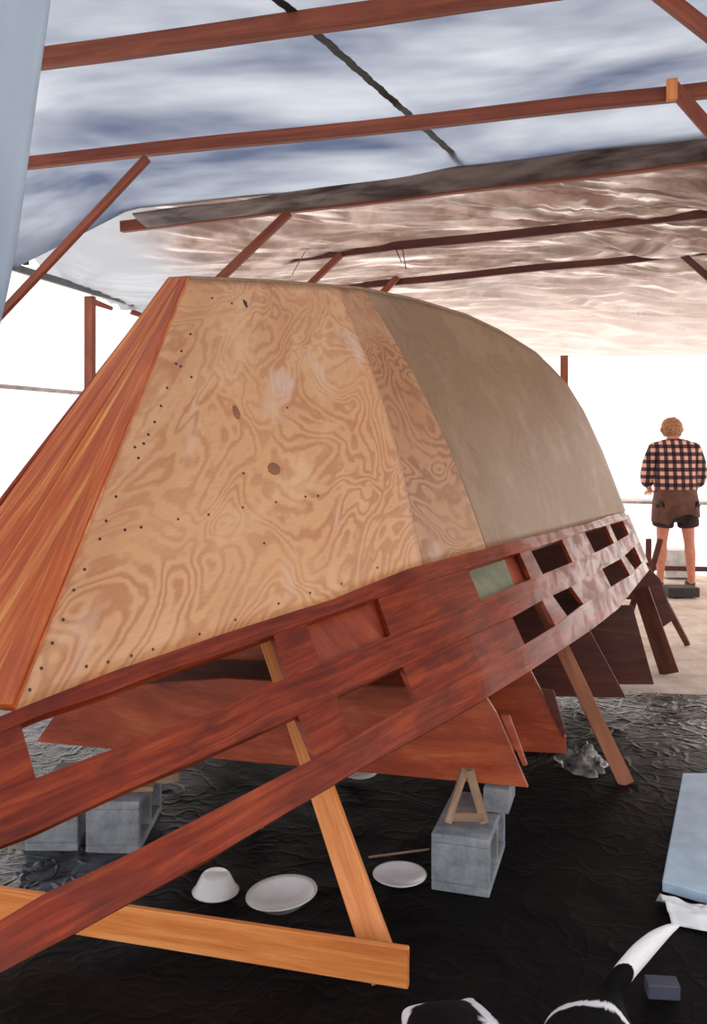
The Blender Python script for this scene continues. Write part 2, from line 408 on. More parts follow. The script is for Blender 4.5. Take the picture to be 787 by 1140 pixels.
def ceil_z(a, b):
    z = 3.085
    z -= max(0, (-b-3.05)/.95)*.36
    return z
def roof(s, t):
    a, b = lerp(AN, 5.16, s), lerp(BL-.05, BR+.05, t)
    z = ceil_z(a, b)+.018*nz(a*1.6, b*.7)+.004*nz(a*9, b*2)
    if b > -3.0: z = max(z, 3.06)
    z -= .075*smooth(4.35, 5.1, a)*(1-smooth(-1.2, 1.2, b))
    return sh(a, b, z), (b*.9, a)
c = grid('ceiling', roof, 80, 80, 'roof')
struct(c, 'blue and white tarp roof over the boat', 'ceiling')

RA = {1: 3.05, 2: 4.08, 3: 5.13, 4: 6.18, 5: 7.23, 6: 8.1}
SZ = [(5.13, 3.03), (5.5, 3.0), (6.18, 2.97), (7.23, 2.94), (8.1, 2.9), (9.2, 2.8), (10.8, 2.52), (11, 2.5)]
def sheet(s, t):
    a, b = lerp(5.12, AF+.04, s), lerp(BL-.05, BR+.05, t)
    z = tab(SZ, a)[0]
    # cloth sags in each bay and gathers in folds
    bay = abs(math.sin(math.pi*(a-5.13)/1.05))
    z -= .05*bay*smooth(-3, 3, b)
    z -= smooth(-.6, -4.0, b)*.30*smooth(5.1, 5.8, a)
    fan = math.atan2(b+.2, a-5.0+1e-3)
    rr = math.hypot(b+.2, a-5.0)
    f1 = nz(fan*9, rr*.7, 1); f2 = nz(fan*26+3, rr*1.4, 5)
    cc = a*.9-b*.42+.25*nz(a, b, 7); al = b*.9+a*.42
    f3 = nz(al*.8, cc*7, 3); f4 = nz(al*1.6, cc*17, 9)
    amp = smooth(5.12, 5.5, a)*(1-smooth(10.2, 10.8, a))
    k = .35+.65*smooth(-1.5, 1.5, b)
    z += amp*k*(.02*(1-2*abs(f1))+.095*(1-2*abs(f3))+.026*(1-2*abs(f4))-.08)
    return sh(a, b, z), (b, a)
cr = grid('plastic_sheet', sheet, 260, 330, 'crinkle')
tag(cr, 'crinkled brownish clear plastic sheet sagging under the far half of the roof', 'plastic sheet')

def rafter(name, a, p, q, h, th, label, b0=BL, b1=BR, mat='rafter'):
    P, Q = at_a(p[0], p[1], a), at_a(q[0], q[1], a)
    bP = .958*P.x-.287*P.y; bQ = .958*Q.x-.287*Q.y
    f = lambda b: P.lerp(Q, (b-bP)/(bQ-bP))
    o = board(name, f(b0), f(b1), h, h, th, (0, 0, 1), mat, None, .003, 24, .006)
    return tag(o, label, 'rafter', 'rafters across the shed roof')
rafter('rafter', RA[1], (40, 68), (580, -10), .078, .045, 'nearest roof rafter, reddish brown, crossing the very top of the picture')
rafter('rafter', RA[2], (40, 180), (780, 102), .062, .045, 'long thin reddish rafter, second from the top, crossing the whole roof')
rafter('rafter', RA[3], (260, 238), (610, 196), .07, .045, 'rafter along the edge where the blue tarp meets the crinkled plastic', b0=-3.1)
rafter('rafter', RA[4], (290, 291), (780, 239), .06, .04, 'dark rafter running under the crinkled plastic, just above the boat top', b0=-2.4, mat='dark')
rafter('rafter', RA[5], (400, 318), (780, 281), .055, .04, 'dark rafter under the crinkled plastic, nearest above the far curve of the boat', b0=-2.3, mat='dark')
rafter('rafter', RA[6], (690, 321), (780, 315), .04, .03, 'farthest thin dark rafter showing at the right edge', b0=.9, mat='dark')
def brace(a, p, q, w, label, th=.035, mat='rafter'):
    P, Q = at_a(p[0], p[1], a), at_a(q[0], q[1], a)
    o = board('roof_brace', P, Q, w, w, th, sh(0, 1, 0), mat)
    return tag(o, label, 'brace', 'diagonal roof braces')
brace(4.03, (164, 176), (-75, 431), .04, 'thin diagonal brace falling left from the second rafter to the left wall')
brace(5.06, (322, 237), (222, 332), .05, 'orange brown diagonal brace meeting the boat top left of centre', mat='rafter')
brace(6.13, (380, 283), (335, 326), .045, 'short diagonal brace behind the boat top, under the dark rafter')
brace(7.17, (443, 308), (418, 334), .05, 'smallest brace stub showing just above the boat top, right of centre')
brace(4.03, (748, 96), (830, 190), .055, 'diagonal brace falling right from the second rafter at the right edge')
brace(7.17, (742, 268), (830, 345), .05, 'dark diagonal brace at the right edge under the crinkled plastic', mat='dark')
brace(3.1, (728, -12), (830, 68), .05, 'diagonal brace in the top right corner', th=.04)
o = board('wood_cleat', at_a(748, 88, 4.02), at_a(748, 112, 4.02), .045, .045, .03, sh(0, 1, 0), 'pine'); tag(o, 'small wooden cleat nailed on the second rafter at the right', 'cleat')

# folded edge of the tarp
_p, _q = at_a(260, 238, RA[3]), at_a(610, 196, RA[3])
_bp, _bq = .958*_p.x-.287*_p.y, .958*_q.x-.287*_q.y
def R3Z(b): return lerp(_p.z, _q.z, (b-_bp)/(_bq-_bp))
def fold(s, t):
    b = lerp(-2.9, BR, s)
    h = lerp(.045, .17, smooth(-2.4, 2.2, b))
    z = R3Z(b)-.03 + h*(1-t) + .012*nz(b*2, 3)*(1-t)
    a = 5.095 - .18*(1-t) - .03*math.sin(math.pi*t)+.015*nz(b*3, t*2)*(1-t)
    return sh(a, b, z), (b, t)
o = grid('tarp_edge', fold, 120, 10, 'fold'); thicken(o, .004)
tag(o, 'dull grey folded edge of the tarp hanging along the rafter', 'tarp edge')
# strap on the tarp
P0, P1 = Vector((-.45, 2.75, 3.045)), Vector((.62, 5.0, 3.045))
d = (P1-P0).normalized(); n = Vector((d.y, -d.x, 0)); vs, fs = [], []
N = 90
for i in range(N+1):
    p = P0.lerp(P1, i/N); w = .017 + (.003 if i % 2 else 0)
    off = n*.003*math.sin(i*1.1)
    for (k, z) in ((-w, 0), (w, 0), (w, .004), (-w, .004)): vs.append(p+off+n*k+Vector((0, 0, z)))
for i in range(N):
    for k in range(4):
        a = i*4+k; b = i*4+(k+1) % 4; fs.append((a, b, b+4, a+4))
fs += [(3, 2, 1, 0), (N*4, N*4+1, N*4+2, N*4+3)]
o = mesh_obj('strap', vs, fs, 'blackstrap'); tag(o, 'black laced strap running diagonally under the blue tarp', 'strap')

# left wall rails, posts, clips
def wall_pt(px, py, b):
    dx = (px-CX)/F; Y = b/(.958*dx-.287); return at(px, py, Y)
P, Q = wall_pt(10, 296, -3.95), wall_pt(165, 343, -3.95)
d = Q-P
o = board('eave_rail', P-d*1.0, Q+d*.5, .05, .05, .035, (0, 0, 1), 'metal'); tag(o, 'grey eave rail along the top of the left plastic wall', 'rail', 'left wall rails')
P, Q = wall_pt(0, 430, -3.96), wall_pt(95, 438, -3.96); d = Q-P
o = board('wall_rail', P-d*1.5, Q+d*3, .03, .03, .02, (0, 0, 1), 'white'); tag(o, 'pale rail across the left plastic wall at half height', 'rail', 'left wall rails')
P = wall_pt(100, 330, -3.93); o = board('wall_post', (P.x, P.y, 0), P, .075, .075, .05, sh(0, 1, 0), 'rafter'); tag(o, 'brown wooden post against the left plastic wall', 'post')
P = wall_pt(28, 285, -3.9); o = box('clip', P, (.04, .04, .12), 'blackstrap', -.3); tag(o, 'small dark clip hanging above the left eave rail', 'clip')
for px, lab in ((106, 'rusty bracket at the head of the left wall post'), (150, 'rusty bracket on the left eave rail nearest the boat')):
    P = wall_pt(px, 328+(px-106)*.28, -3.9); o = board('bracket', P-Vector((.08, -.2, .02)), P+Vector((.08, .2, -.08)), .05, .03, .03, (0, 0, 1), 'rafter'); tag(o, lab, 'bracket')
P = at_a(628, 396, 10.6); o = board('wall_post', (P.x, P.y, 0), P, .085, .085, .06, sh(0, 1, 0), 'rafter'); tag(o, 'brown wooden post at the far wall, right behind the boat curve', 'post')
# hanging clear sheet near the camera
def curt(s, t):
    z = lerp(.9, 3.05, t)
    edge = tab([(.9, -.56), (1.6, -.505), (1.76, -.468), (2.1, -.405), (3.05, -.34)], z)[0]
    x = lerp(-1.5, edge, s)
    y = 1.22+.03*math.sin(x*26+z)+.02*nz(x*9, z*1.5)
    return Vector((x, y, z+(.02*nz(x*8, 1) if t == 0 else 0))), (x, z)
o = grid('hanging_sheet', curt, 90, 40, 'curtain'); thicken(o, .002)
tag(o, 'pale bluish clear plastic hanging close at the left edge', 'plastic sheet')
# strings
for i, (p, q) in enumerate((((447, 272), (452, 300)), ((440, 276), (447, 292)), ((350, 262), (325, 306)))):
    a = 6.12 if i < 2 else 6.0
    P, Q = at_a(*p, a), at_a(*q, a)
    o = board('string', P, Q, .006, .006, .006, (1, 0, 0), 'blackstrap' if i < 2 else 'greywood', None, 0)
    tag(o, ('loose dark string dangling from the rafter above the boat', 'shorter dark string end beside the dangling one', 'pale twine slanting behind the boat top')[i], 'string')

# ------------------------------------------------------------ the boat
C0 = [(-150, 862, 1.65), (18, 790, 2.00), (124, 748, 2.25), (250, 705, 2.62), (370, 667, 3.0), (456, 632.5, 3.4), (571, 602.6, 4.2), (621, 591, 4.8), (660, 580, 5.4), (696, 569.5, 6.1)]
C2 = [(210, 311, 3.08), (300, 314.5, 3.45), (400, 322, 3.9), (460, 334, 4.25), (520, 352, 4.6), (560, 371, 4.87), (600, 396, 5.15), (630, 427, 5.4), (655, 467, 5.65), (678, 520, 5.9), (696, 569, 6.1)]
C3 = [(-110, 1145, 1.48), (0, 1083, 1.63), (89, 1036, 1.75), (250, 946, 2.05), (394, 860, 2.5), (484, 810, 2.84), (543, 776, 3.08), (593, 745, 3.46), (657, 702, 4.3), (688, 678, 4.8), (711, 649, 5.5), (723.5, 628, 6.1)]
def cur(C, px):
    y, Y = tab(C, px); return at(px, y, Y)
def sm_curve(C, px, h=14):      # a little smoothing so that the planks bend fairly
    ps = [cur(C, px+d) for d in (-h, -h/2, 0, h/2, h)] if C[1][0] < px < C[-1][0]-h else [cur(C, px)]
    return sum(ps, Vector())/len(ps)
boat = empty('boat_hull', sh(3.9, -1.6, 0))
tag(boat, 'upside-down wooden boat hull, plywood side above an open red wood lattice', 'boat')
CB = -1.6
def boatobj(*a, **k):
    o = mesh_obj(*a, **k); under(o, boat); return o
PAIR = [(18, 210), (130, 250), (250, 290), (400, 348), (540, 405), (595, 470), (630, 540), (655, 600), (675, 640), (688, 672), (696, 696)]
def far(p, c0):
    a, b = ab(p); cb = lerp(-1.464, CB, smooth(180, 650, c0)); return sh(a, 2*cb-b-.075*(1-smooth(18, 200, c0))*(1 if p.z < 1.3 else max(0, (2.0-p.z)/.7)), p.z)
def side(c0, v):
    P = sm_curve(C0, c0, 8); Q = cur(C2, tab(PAIR, c0)[0])
    h = (Q-P)
    n = Vector((.75, -.62, .25)).normalized()
    p = P.lerp(Q, v)+n*.05*math.sin(math.pi*v)*min(1, h.length/1.2)*smooth(18, 140, c0)
    return p
sides = {}
def ply_sheet(name, a, b, mat, label=None):
    nu, nv = 70, 36; vs, uv, fs = [], [], []
    pl = None; L = 0
    for i in range(nu+1):
        c0 = lerp(a, b, i/nu); m0 = side(c0, .5)
        if pl is not None: L += (m0-pl).length
        pl = m0
        for j in range(nv+1):
            v = j/nv; vs.append(side(c0, v)); uv.append((L+a*.003, v*1.25))
    for i in range(nu):
        for j in range(nv):
            k = i*(nv+1)+j; fs.append((k, k+nv+1, k+nv+2, k+1))
    o = boatobj(name, vs, fs, mat, uvs=uv, smooth_=True)
    m = o.modifiers.new('t', 'SOLIDIFY'); m.thickness = .012; m.offset = -1
    if label: o['label'] = label
    return o
pa = ply_sheet('plywood_sheet', 18, 470, 'ply_a', 'pale plywood sheet with bold swirling grain')
pc = ply_sheet('plywood_sheet', 470, 541, 'ply_c', 'narrow browner plywood strip with swirling grain')
pb = ply_sheet('plywood_sheet', 541, 696, 'ply_b', 'plain grey tan plywood sheet at the far end')
# mirrored far side and the bottom skin between the chines
def ab(p): return (.287*p.x+.958*p.y, .958*p.x-.287*p.y)
def mir(p):
    a, b = ab(p); return sh(a, 2*CB-b, p.z)
nu = 80; vs, fs, uv = [], [], []
for i in range(nu+1):
    c0 = lerp(18, 696, i/nu)
    for j in range(13):
        p = far(side(c0, j/12), c0)
        vs.append(p); uv.append((c0*.01, j*.1))
for i in range(nu):
    for j in range(12):
        k = i*13+j; fs.append((k, k+1, k+14, k+13))
o = boatobj('far_side', vs, fs, 'red2', uvs=uv, smooth_=True); m = o.modifiers.new('t', 'SOLIDIFY'); m.thickness = .012; m.offset = 0
vs, fs, uv = [], [], []
for i in range(nu+1):
    c0 = lerp(18, 696, i/nu); p = side(c0, 1); q = far(p, c0)
    for j in range(9):
        r = p.lerp(q, j/8); vs.append(r); uv.append((c0*.01, j*.3))
for i in range(nu):
    for j in range(8):
        k = i*9+j; fs.append((k, k+9, k+10, k+1))
o = boatobj('bottom_skin', vs, fs, 'ply_b', uvs=uv, smooth_=True); m = o.modifiers.new('t', 'SOLIDIFY'); m.thickness = .012; m.offset = -1 if False else 1
vs, fs, uv = [], [], []
for i in range(61):
    c0 = lerp(330, 696, i/60)
    for j in range(7): vs.append(mir(sm_curve(C0, c0, 8).lerp(sm_curve(C3, tab([(305, 365), (415, 475), (480, 540), (571, 625), (590, 640), (627, 672), (651, 692), (679, 706), (696, 723.5)], c0)[0], 8), j/6))); uv.append((c0*.01, j*.1))
for i in range(60):
    for j in range(6):
        k = i*7+j; fs.append((k, k+1, k+8, k+7))
o = boatobj('dark_backing', vs, fs, 'dark', uvs=uv, smooth_=True); m = o.modifiers.new('t', 'SOLIDIFY'); m.thickness = .012; m.offset = 0  # solid backing added on the far side to keep the lattice openings dark
# raked bow face of diagonal planks
Bn, Tn = side(18, 0), side(18, 1)
Bf = far(Bn, 18)
Tf = far(Tn, 18)
# continue the bow face down to the sheer
Sn = sm_curve(C3, -60); 
down = (Bn-Tn).normalized()
Bn2 = Bn+down*.42; Bf2 = Bf+(Bf-Tf).normalized()*.35
vs, fs, uv = [], [], []
NU, NV = 24, 40
for j in range(NV+1):
    t = j/NV
    L_ = Tn.lerp(Bn, t); R_ = Tf.lerp(Bf, t)
    for i in range(NU+1):
        s = i/NU; p = L_.lerp(R_, s)
        vs.append(p); uv.append((t*1.75+.0, (s-.35*t)*.75))
for j in range(NV):
    for i in range(NU):
        k = j*(NU+1)+i; fs.append((k, k+NU+1, k+NU+2, k+1))
o = boatobj('bow_planking', vs, fs, 'bow', uvs=uv); m = o.modifiers.new('t', 'SOLIDIFY'); m.thickness = .02; m.offset = 0
o['label'] = 'orange stained raked bow planking'
# bow edge batten along the plywood edge
e = (Tf-Tn).normalized(); nb = (Bn-Tn).cross(Bf-Tn).normalized()
if nb.dot(EYE-Tn) < 0: nb = -nb
ob = board('bow_batten', Tn+e*.012+nb*.010, Bn+e*.04+nb*.012, .02, .07, .012, e, 'bow', boat, .002); ob['label'] = 'paler batten along the bow corner'
ob = board('bow_batten', Tn.lerp(Tf, .35)+nb*.009, Bn.lerp(Bf, .62)+nb*.009, .008, .02, .006, e, 'bow', boat, .001); 

# lattice surface
LP = [(-150, -110), (18, 75), (124, 185), (250, 315), (305, 365), (415, 475), (480, 540), (571, 625), (590, 640), (627, 672), (651, 692), (679, 706), (696, 723.5)]
NU, NV = 160, 14; vs, fs = [], []
def latt(c0, v):
    P = sm_curve(C0, c0, 8); Q = sm_curve(C3, tab(LP, c0)[0], 8)
    mid = Vector((.8, -.6, 0))*.02*math.sin(math.pi*v)
    return P.lerp(Q, v)+mid
for i in range(NU+1):
    c0 = lerp(-150, 696, i/NU)
    for j in range(NV+1): vs.append(latt(c0, lerp(-.06, 1.1, j/NV)))
for i in range(NU):
    for j in range(NV):
        k = i*(NV+1)+j; fs.append((k, k+NV+1, k+NV+2, k+1))
# a margin beyond the stern so that rays to the outer edge land
last = [vs[NU*(NV+1)+j] for j in range(NV+1)]; prev = [vs[(NU-6)*(NV+1)+j] for j in range(NV+1)]
base = len(vs)
for j in range(NV+1): vs.append(last[j]+(last[j]-prev[j])*3)
for j in range(NV):
    k = NU*(NV+1)+j; fs.append((k, base+j, base+j+1, k+1))
BV = BVHTree.FromPolygons([tuple(v) for v in vs], fs)
def onlat(px, py):
    d = (at(px, py, 1)-EYE).normalized()
    h = BV.ray_cast(EYE, d)
    if h[0] is None:
        h = BV.find_nearest(EYE+d*math.hypot(tab(C3, px)[1], 0))
        return h[0], h[1]
    n = h[1]
    if n.dot(d) > 0: n = -n
    return h[0], n
def poly_y(T, x): return tab(T, x)[0]
UV_L = [0]
def strip(name, up, lo, mat, th, rec=0, n=60, m=4, label=None, par=None):
    """solid member lying on the lattice surface between two pixel polylines (same param)"""
    fr, bk, uv = [], [], []
    L = 0; pp = None
    ns = 0
    for i in range(n+1):
        t = i/n; a, b = up(t), lo(t)
        mid, _ = onlat((a[0]+b[0])/2, (a[1]+b[1])/2)
        if pp is not None: L += (mid-pp).length
        pp = mid
        W = (onlat(*a)[0]-onlat(*b)[0]).length
        for j in range(m+1):
            q = j/m; p, nn = onlat(lerp(a[0], b[0], q), lerp(a[1], b[1], q))
            fr.append(p-nn*rec); bk.append(p-nn*(rec+th)); uv.append((L+UV_L[0], q*W+UV_L[0]))
    K = len(fr); vs = fr+bk; uvs = uv+[(u, v+.03) for u, v in uv]; fs = []
    for i in range(n):
        for j in range(m):
            k = i*(m+1)+j
            fs.append((k, k+1, k+m+2, k+m+1)); fs.append((K+k, K+k+m+1, K+k+m+2, K+k+1))
    for i in range(n):
        k = i*(m+1); fs.append((k, k+m+1, K+k+m+1, K+k)); k += m; fs.append((k, K+k, K+k+m+1, k+m+1))
    for j in range(m):
        fs.append((j, K+j, K+j+1, j+1)); k = n*(m+1)+j; fs.append((k, k+1, K+k+1, K+k))
    UV_L[0] += 1.37
    o = mesh_obj(name, vs, fs, mat, None, uvs); recalc(o)
    under(o, par or boat)
    if label: o['label'] = label
    return o
T1 = [(-120, 848), (18, 790), (124, 748), (250, 705), (370, 667), (456, 632.5), (571, 602.6), (621, 591), (660, 580.5), (694, 570)]
L1 = [(-120, 868), (24, 805), (51, 794), (127, 769), (175, 750), (250, 726), (282, 715), (341, 692), (421, 665), (521, 632), (579, 615), (627, 600), (651, 591.5), (675, 585), (698, 578)]
U2 = [(-120, 932), (0, 882), (41, 866), (95, 845), (250, 788), (301, 761), (359, 741), (436, 707), (487, 687), (536, 668), (568, 654), (605, 639), (638, 625.5), (663, 615), (684, 604.5), (700, 595), (708, 589)]
L2 = [(-120, 997), (0, 942), (41, 926), (137, 881), (162, 870), (222, 845), (317, 803), (376, 775), (449, 741.5), (571, 686.5), (604, 668), (637, 652.5), (671, 633), (692, 621.5), (706, 608.5), (714, 600)]
U3 = [(-100, 1082), (0, 1024.5), (51, 994), (137, 954), (250, 896), (352, 843), (389, 823), (465, 780), (585, 717), (617, 697.6), (650, 672), (681, 653), (702, 640), (716, 625), (720, 619)]
L3 = [(-100, 1139), (0, 1083), (89, 1036), (250, 946), (394, 860), (484, 810), (543, 776), (593, 745), (657, 702), (688, 678), (711, 649), (723, 634)]
def pl(T, x0, x1): return lambda t: (lerp(x0, x1, t), poly_y(T, lerp(x0, x1, t)))
def warp(T, x0, x1):   # finer towards the far end
    return lambda t: (lambda x: (x, poly_y(T, x)))(lerp(x0, x1, 1-(1-t)**1.6))
strip('stringer', warp(T1, -110, 695), warp(L1, -106, 700), 'red', .03, n=110, label='thin upper stringer under the plywood edge')
strip('stringer', warp(U2, -110, 706), warp(L2, -106, 712), 'red', .028, n=110, label='middle stringer of the lattice')
strip('stringer', warp(U3, -96, 717), warp(L3, -90, 722.5), 'red', .028, n=110, m=5, label='broad lower stringer of the lattice')
def post(tl, tr, bl, br, mat='red', th=.02, rec=.004, name='lattice_post', label=None):
    f = lambda p, q: (lambda t: (lerp(p[0], q[0], t), lerp(p[1], q[1], t)))
    return strip(name, f(tl, tr), f(bl, br), mat, th, rec, 10, 10, label)
def ex(p, q, k):       # run an edge a bit past its ends, under the stringers
    dx, dy = q[0]-p[0], q[1]-p[1]; L = math.hypot(dx, dy); return ((p[0]-dx/L*k, p[1]-dy/L*k), (q[0]+dx/L*k, q[1]+dy/L*k))
def postx(tl, bl, tr, br, k=7, **kw):
    a, b = ex(tl, bl, k); c, d = ex(tr, br, k); return post(a, c, b, d, **kw)
postx((-100, 860), (-75, 918), (24, 805), (41, 866))
postx((305, 707), (321, 753), (341, 692), (359, 742))
postx((421, 665), (436, 708), (521, 632), (536, 668), label='broad solid lattice panel in the upper row')
postx((579, 615), (593, 646), (590.5, 610), (605, 639), k=5)
postx((626, 600), (638, 625), (651, 591.5), (663, 615), k=4)
postx((675, 585), (684, 604), (679, 583), (688, 602), k=3)
postx((332, 795), (352, 843), (376, 775), (389, 823))
postx((449, 742), (465, 780), (571, 686.5), (585, 717), label='broad solid lattice panel in the lower row')
postx((604.5, 668), (619.5, 696.6), (615.5, 662), (632.6, 686), k=5)
postx((636.6, 653), (650, 671.6), (671, 633), (681, 653), k=4)
postx((692, 621.6), (702, 640), (696, 618), (707.6, 634), k=3)
# stern end post
f = lambda p, q: (lambda t: (lerp(p[0], q[0], t), lerp(p[1], q[1], t)))
strip('stern_post', f((692, 576), (700, 572)), f((715, 627), (722, 626)), 'red', .025, .002, 4, 14)
# recessed infill in the second opening and the grey green panel
def back_panel(name, pts, dY, mat, th, label=None, par=None):
    P = []
    for (x, y) in pts:
        p, n = onlat(x, y); d = (p-EYE).normalized(); P.append(p+d*dY)
    n = (P[1]-P[0]).cross(P[2]-P[0]).normalized()
    if n.dot(P[0]-EYE) < 0: n = -n
    vs = P+[p+n*th for p in P]; N = len(P)
    fs = [tuple(range(N)), tuple(reversed(range(N, 2*N)))]+[(i, i+N, (i+1) % N+N, (i+1) % N) for i in range(N)]
    u = (P[1]-P[0]).normalized(); v = n.cross(u)
    o = mesh_obj(name, vs, fs, mat, None, [((p-P[0]).dot(v), (p-P[0]).dot(u)*1.0) for p in vs]); recalc(o); under(o, par or boat)
    if label: o['label'] = label
    return o
back_panel('infill_panel', [(336, 694), (428, 661), (446, 712), (352, 754)], .05, 'red2', .012, 'red plywood infill behind the upper row opening')
M['greygreen'] = plain('grey_green_panel', (136, 138, 112), .5)
M['orangered'] = plain('orange_red_panel', (168, 72, 44), .5)
back_panel('infill_panel', [(505, 628), (558, 612), (576, 662), (528, 672)], .07, 'greygreen', .01, 'grey green panel in the third opening')
back_panel('infill_panel', [(556, 606), (586, 600), (604, 652), (570, 664)], .10, 'orangered', .01, 'orange red panel beside the grey green one')

# cross frames standing under the hull
def panel(name, a, pts, mat, th, label=None, par=None):
    """board in a cross plane of the shed, outline given as pixels met with that plane"""
    P = [at_a(x, y, a) for x, y in pts]; e = sh(1, 0, 0)*th
    N = len(P); vs = P+[p+e for p in P]
    fs = [tuple(range(N)), tuple(reversed(range(N, 2*N)))]+[(i, i+N, (i+1) % N+N, (i+1) % N) for i in range(N)]
    o = mesh_obj(name, vs, fs, mat, None, [(ab(p)[1]+a, p.z+a) for p in vs]); recalc(o); under(o, par or boat); bevel(o, .002, 1)
    if label: o['label'] = label
    return o
# depth of frame 1
A1 = 3.2
f1 = panel('cross_frame', A1, [(40, 826), (62, 794), (140, 764), (250, 755), (462, 767), (520, 765), (541, 776), (552, 793), (588, 877)], 'red2', .018, 'nearest wide red plywood cross frame')
panel('edge_batten', A1-.02, [(557, 797), (567, 797), (587, 852), (582, 853)], 'red2', .018, None, f1)
f2 = panel('cross_frame', 3.72, [(380, 812), (395, 730), (585, 735), (594, 753), (630, 821), (630, 839), (584, 837)], 'red2', .018, 'second cross frame')
panel('edge_batten', 3.70, [(602, 767), (616, 769), (629, 812), (628, 822)], 'dark', .018, None, f2)
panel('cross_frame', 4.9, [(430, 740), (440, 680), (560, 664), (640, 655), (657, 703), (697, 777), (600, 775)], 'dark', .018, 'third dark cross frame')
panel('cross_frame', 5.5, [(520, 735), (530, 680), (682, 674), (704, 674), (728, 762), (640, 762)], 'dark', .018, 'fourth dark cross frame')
panel('cross_frame', 3.75, [(120, 765), (135, 735), (260, 722), (378, 722), (380, 775)], 'dark', .018)  # dark sheet added where the hull interior is only in shade
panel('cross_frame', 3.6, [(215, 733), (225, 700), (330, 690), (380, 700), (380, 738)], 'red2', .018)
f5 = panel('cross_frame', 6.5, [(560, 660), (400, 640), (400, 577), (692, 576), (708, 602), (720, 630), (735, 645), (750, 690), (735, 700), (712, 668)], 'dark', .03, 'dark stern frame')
def leg(p, q, Yp, Yq, w0, w1, mat, name='frame_leg'):
    P, Q = at(*p, Yp), at(*q, Yq)
    return board(name, P, Q, w0, w1, .03, (1, -.3, 0), mat, boat, .002)
leg((713, 655), (745, 749), 5.7, 5.84, .1, .12, 'dark')
leg((724, 640), (765, 717), 6.3, 6.66, .05, .04, 'dark')
leg((706, 668), (697, 700), 6.1, 6.0, .04, .04, 'dark')

# screw heads along the plywood
def onside(px, py):
    best = None
    d = (at(px, py, 1)-EYE).normalized(); h = SB.ray_cast(EYE, d); return h
vv, ff = [], []
for o_ in (pa, pc, pb):
    b0 = len(vv); vv += [tuple(v.co) for v in o_.data.vertices]; ff += [tuple(b0+i for i in p.vertices) for p in o_.data.polygons]
SB = BVHTree.FromPolygons(vv, ff)
proto = None
scr = [(212, 372), (202, 391), (196, 405), (186, 432), (179, 452), (172, 470), (165, 484), (160, 494), (154, 510), (150, 498), (129, 553), (118, 580), (111, 600), (94, 634), (82, 657), (70, 690), (58, 716), (46, 744), (33, 768), (96, 742), (120, 737), (146, 730), (170, 723), (222, 706), (262, 690), (258, 338), (236, 332), (274, 337), (201, 408), (213, 420), (320, 454), (232, 573), (270, 565), (307, 559), (340, 553), (354, 552), (157, 587), (139, 590), (198, 578), (271, 527), (294, 605), (380, 650), (420, 632), (310, 672), (345, 660)]
for (x, y) in scr:
    h = SB.ray_cast(EYE, (at(x, y, 1)-EYE).normalized())
    if h[0] is None: continue
    n = h[1] if h[1].dot(EYE-h[0]) > 0 else -h[1]
    if proto is None:
        N = 10; r = .0042
        vs = [(r*math.cos(k*2*math.pi/N), r*math.sin(k*2*math.pi/N), z) for z in (-.001, .0015) for k in range(N)]
        fs = [tuple(range(N, 2*N))]+[(k, (k+1) % N, (k+1) % N+N, k+N) for k in range(N)]
        proto = mesh_obj('screw', vs, fs, 'screw'); s = proto
    else:
        s = proto.copy(); s.parent = None; COL.objects.link(s)
    Mx = n.to_track_quat('Z', 'Y').to_matrix().to_4x4(); Mx.translation = h[0]+n*.0005
    s.matrix_world = Mx; under(s, boat)
    s['label'] = 'small dark screw head'
# knots / stains as little inlaid plugs
def inlay(px, py, rx, ry, name, mat, label):
    h = SB.ray_cast(EYE, (at(px, py, 1)-EYE).normalized())
    n = h[1] if h[1].dot(EYE-h[0]) > 0 else -h[1]
    N = 20; vs = [(rx*math.cos(k*2*math.pi/N)*(1+.1*math.sin(3*k)), ry*math.sin(k*2*math.pi/N), z) for z in (-.002, .0012) for k in range(N)]
    fs = [tuple(range(N, 2*N))]+[(k, (k+1) % N, (k+1) % N+N, k+N) for k in range(N)]
    o = mesh_obj(name, vs, fs, mat); Mx = n.to_track_quat('Z', 'Y').to_matrix().to_4x4(); Mx.translation = h[0]; o.matrix_world = Mx; under(o, boat); o['label'] = label
M['knot'] = plain('wood_knot', (156, 100, 64), .6)
inlay(263, 459, .015, .026, 'wood_knot', 'knot', 'oval brown knot')
inlay(305, 522, .03, .022, 'wood_knot', 'knot', 'larger reddish knot')
inlay(273, 338, .008, .018, 'wood_knot', 'screw', 'dark chip near the top edge')

# ------------------------------------------------------------ braces under the near side
br = empty('support_brace', at(425, 1100, 2.46)); br.location.z = 0
tag(br, 'bright pine support brace with a long foot board, nearest the camera', 'brace', 'support braces under the boat')
board('upright', at(432, 1090, 2.46), at(296, 700, 2.98), .092, .064, .024, (1, -.25, .15), 'pine', br)
P, Q = at(455, 1079, 2.40), at(-60, 997, 2.80)
P.z = .0; 
P = at(455, 1077, 2.38); Q = at(-80, 993, 2.76)
board('foot_board', P, Q, .108, .10, .022, (0, 0, 1), 'pine', br, .003, 20)
br2 = empty('support_brace', at(698, 877, 3.9)); br2.location.z = 0
tag(br2, 'brown pine support brace leaning under the middle of the lattice', 'brace', 'support braces under the boat')
board('upright', at(698, 874, 3.92), at(594, 655, 4.3), .068, .066, .024, (1, -.2, .15), 'pine2', br2)

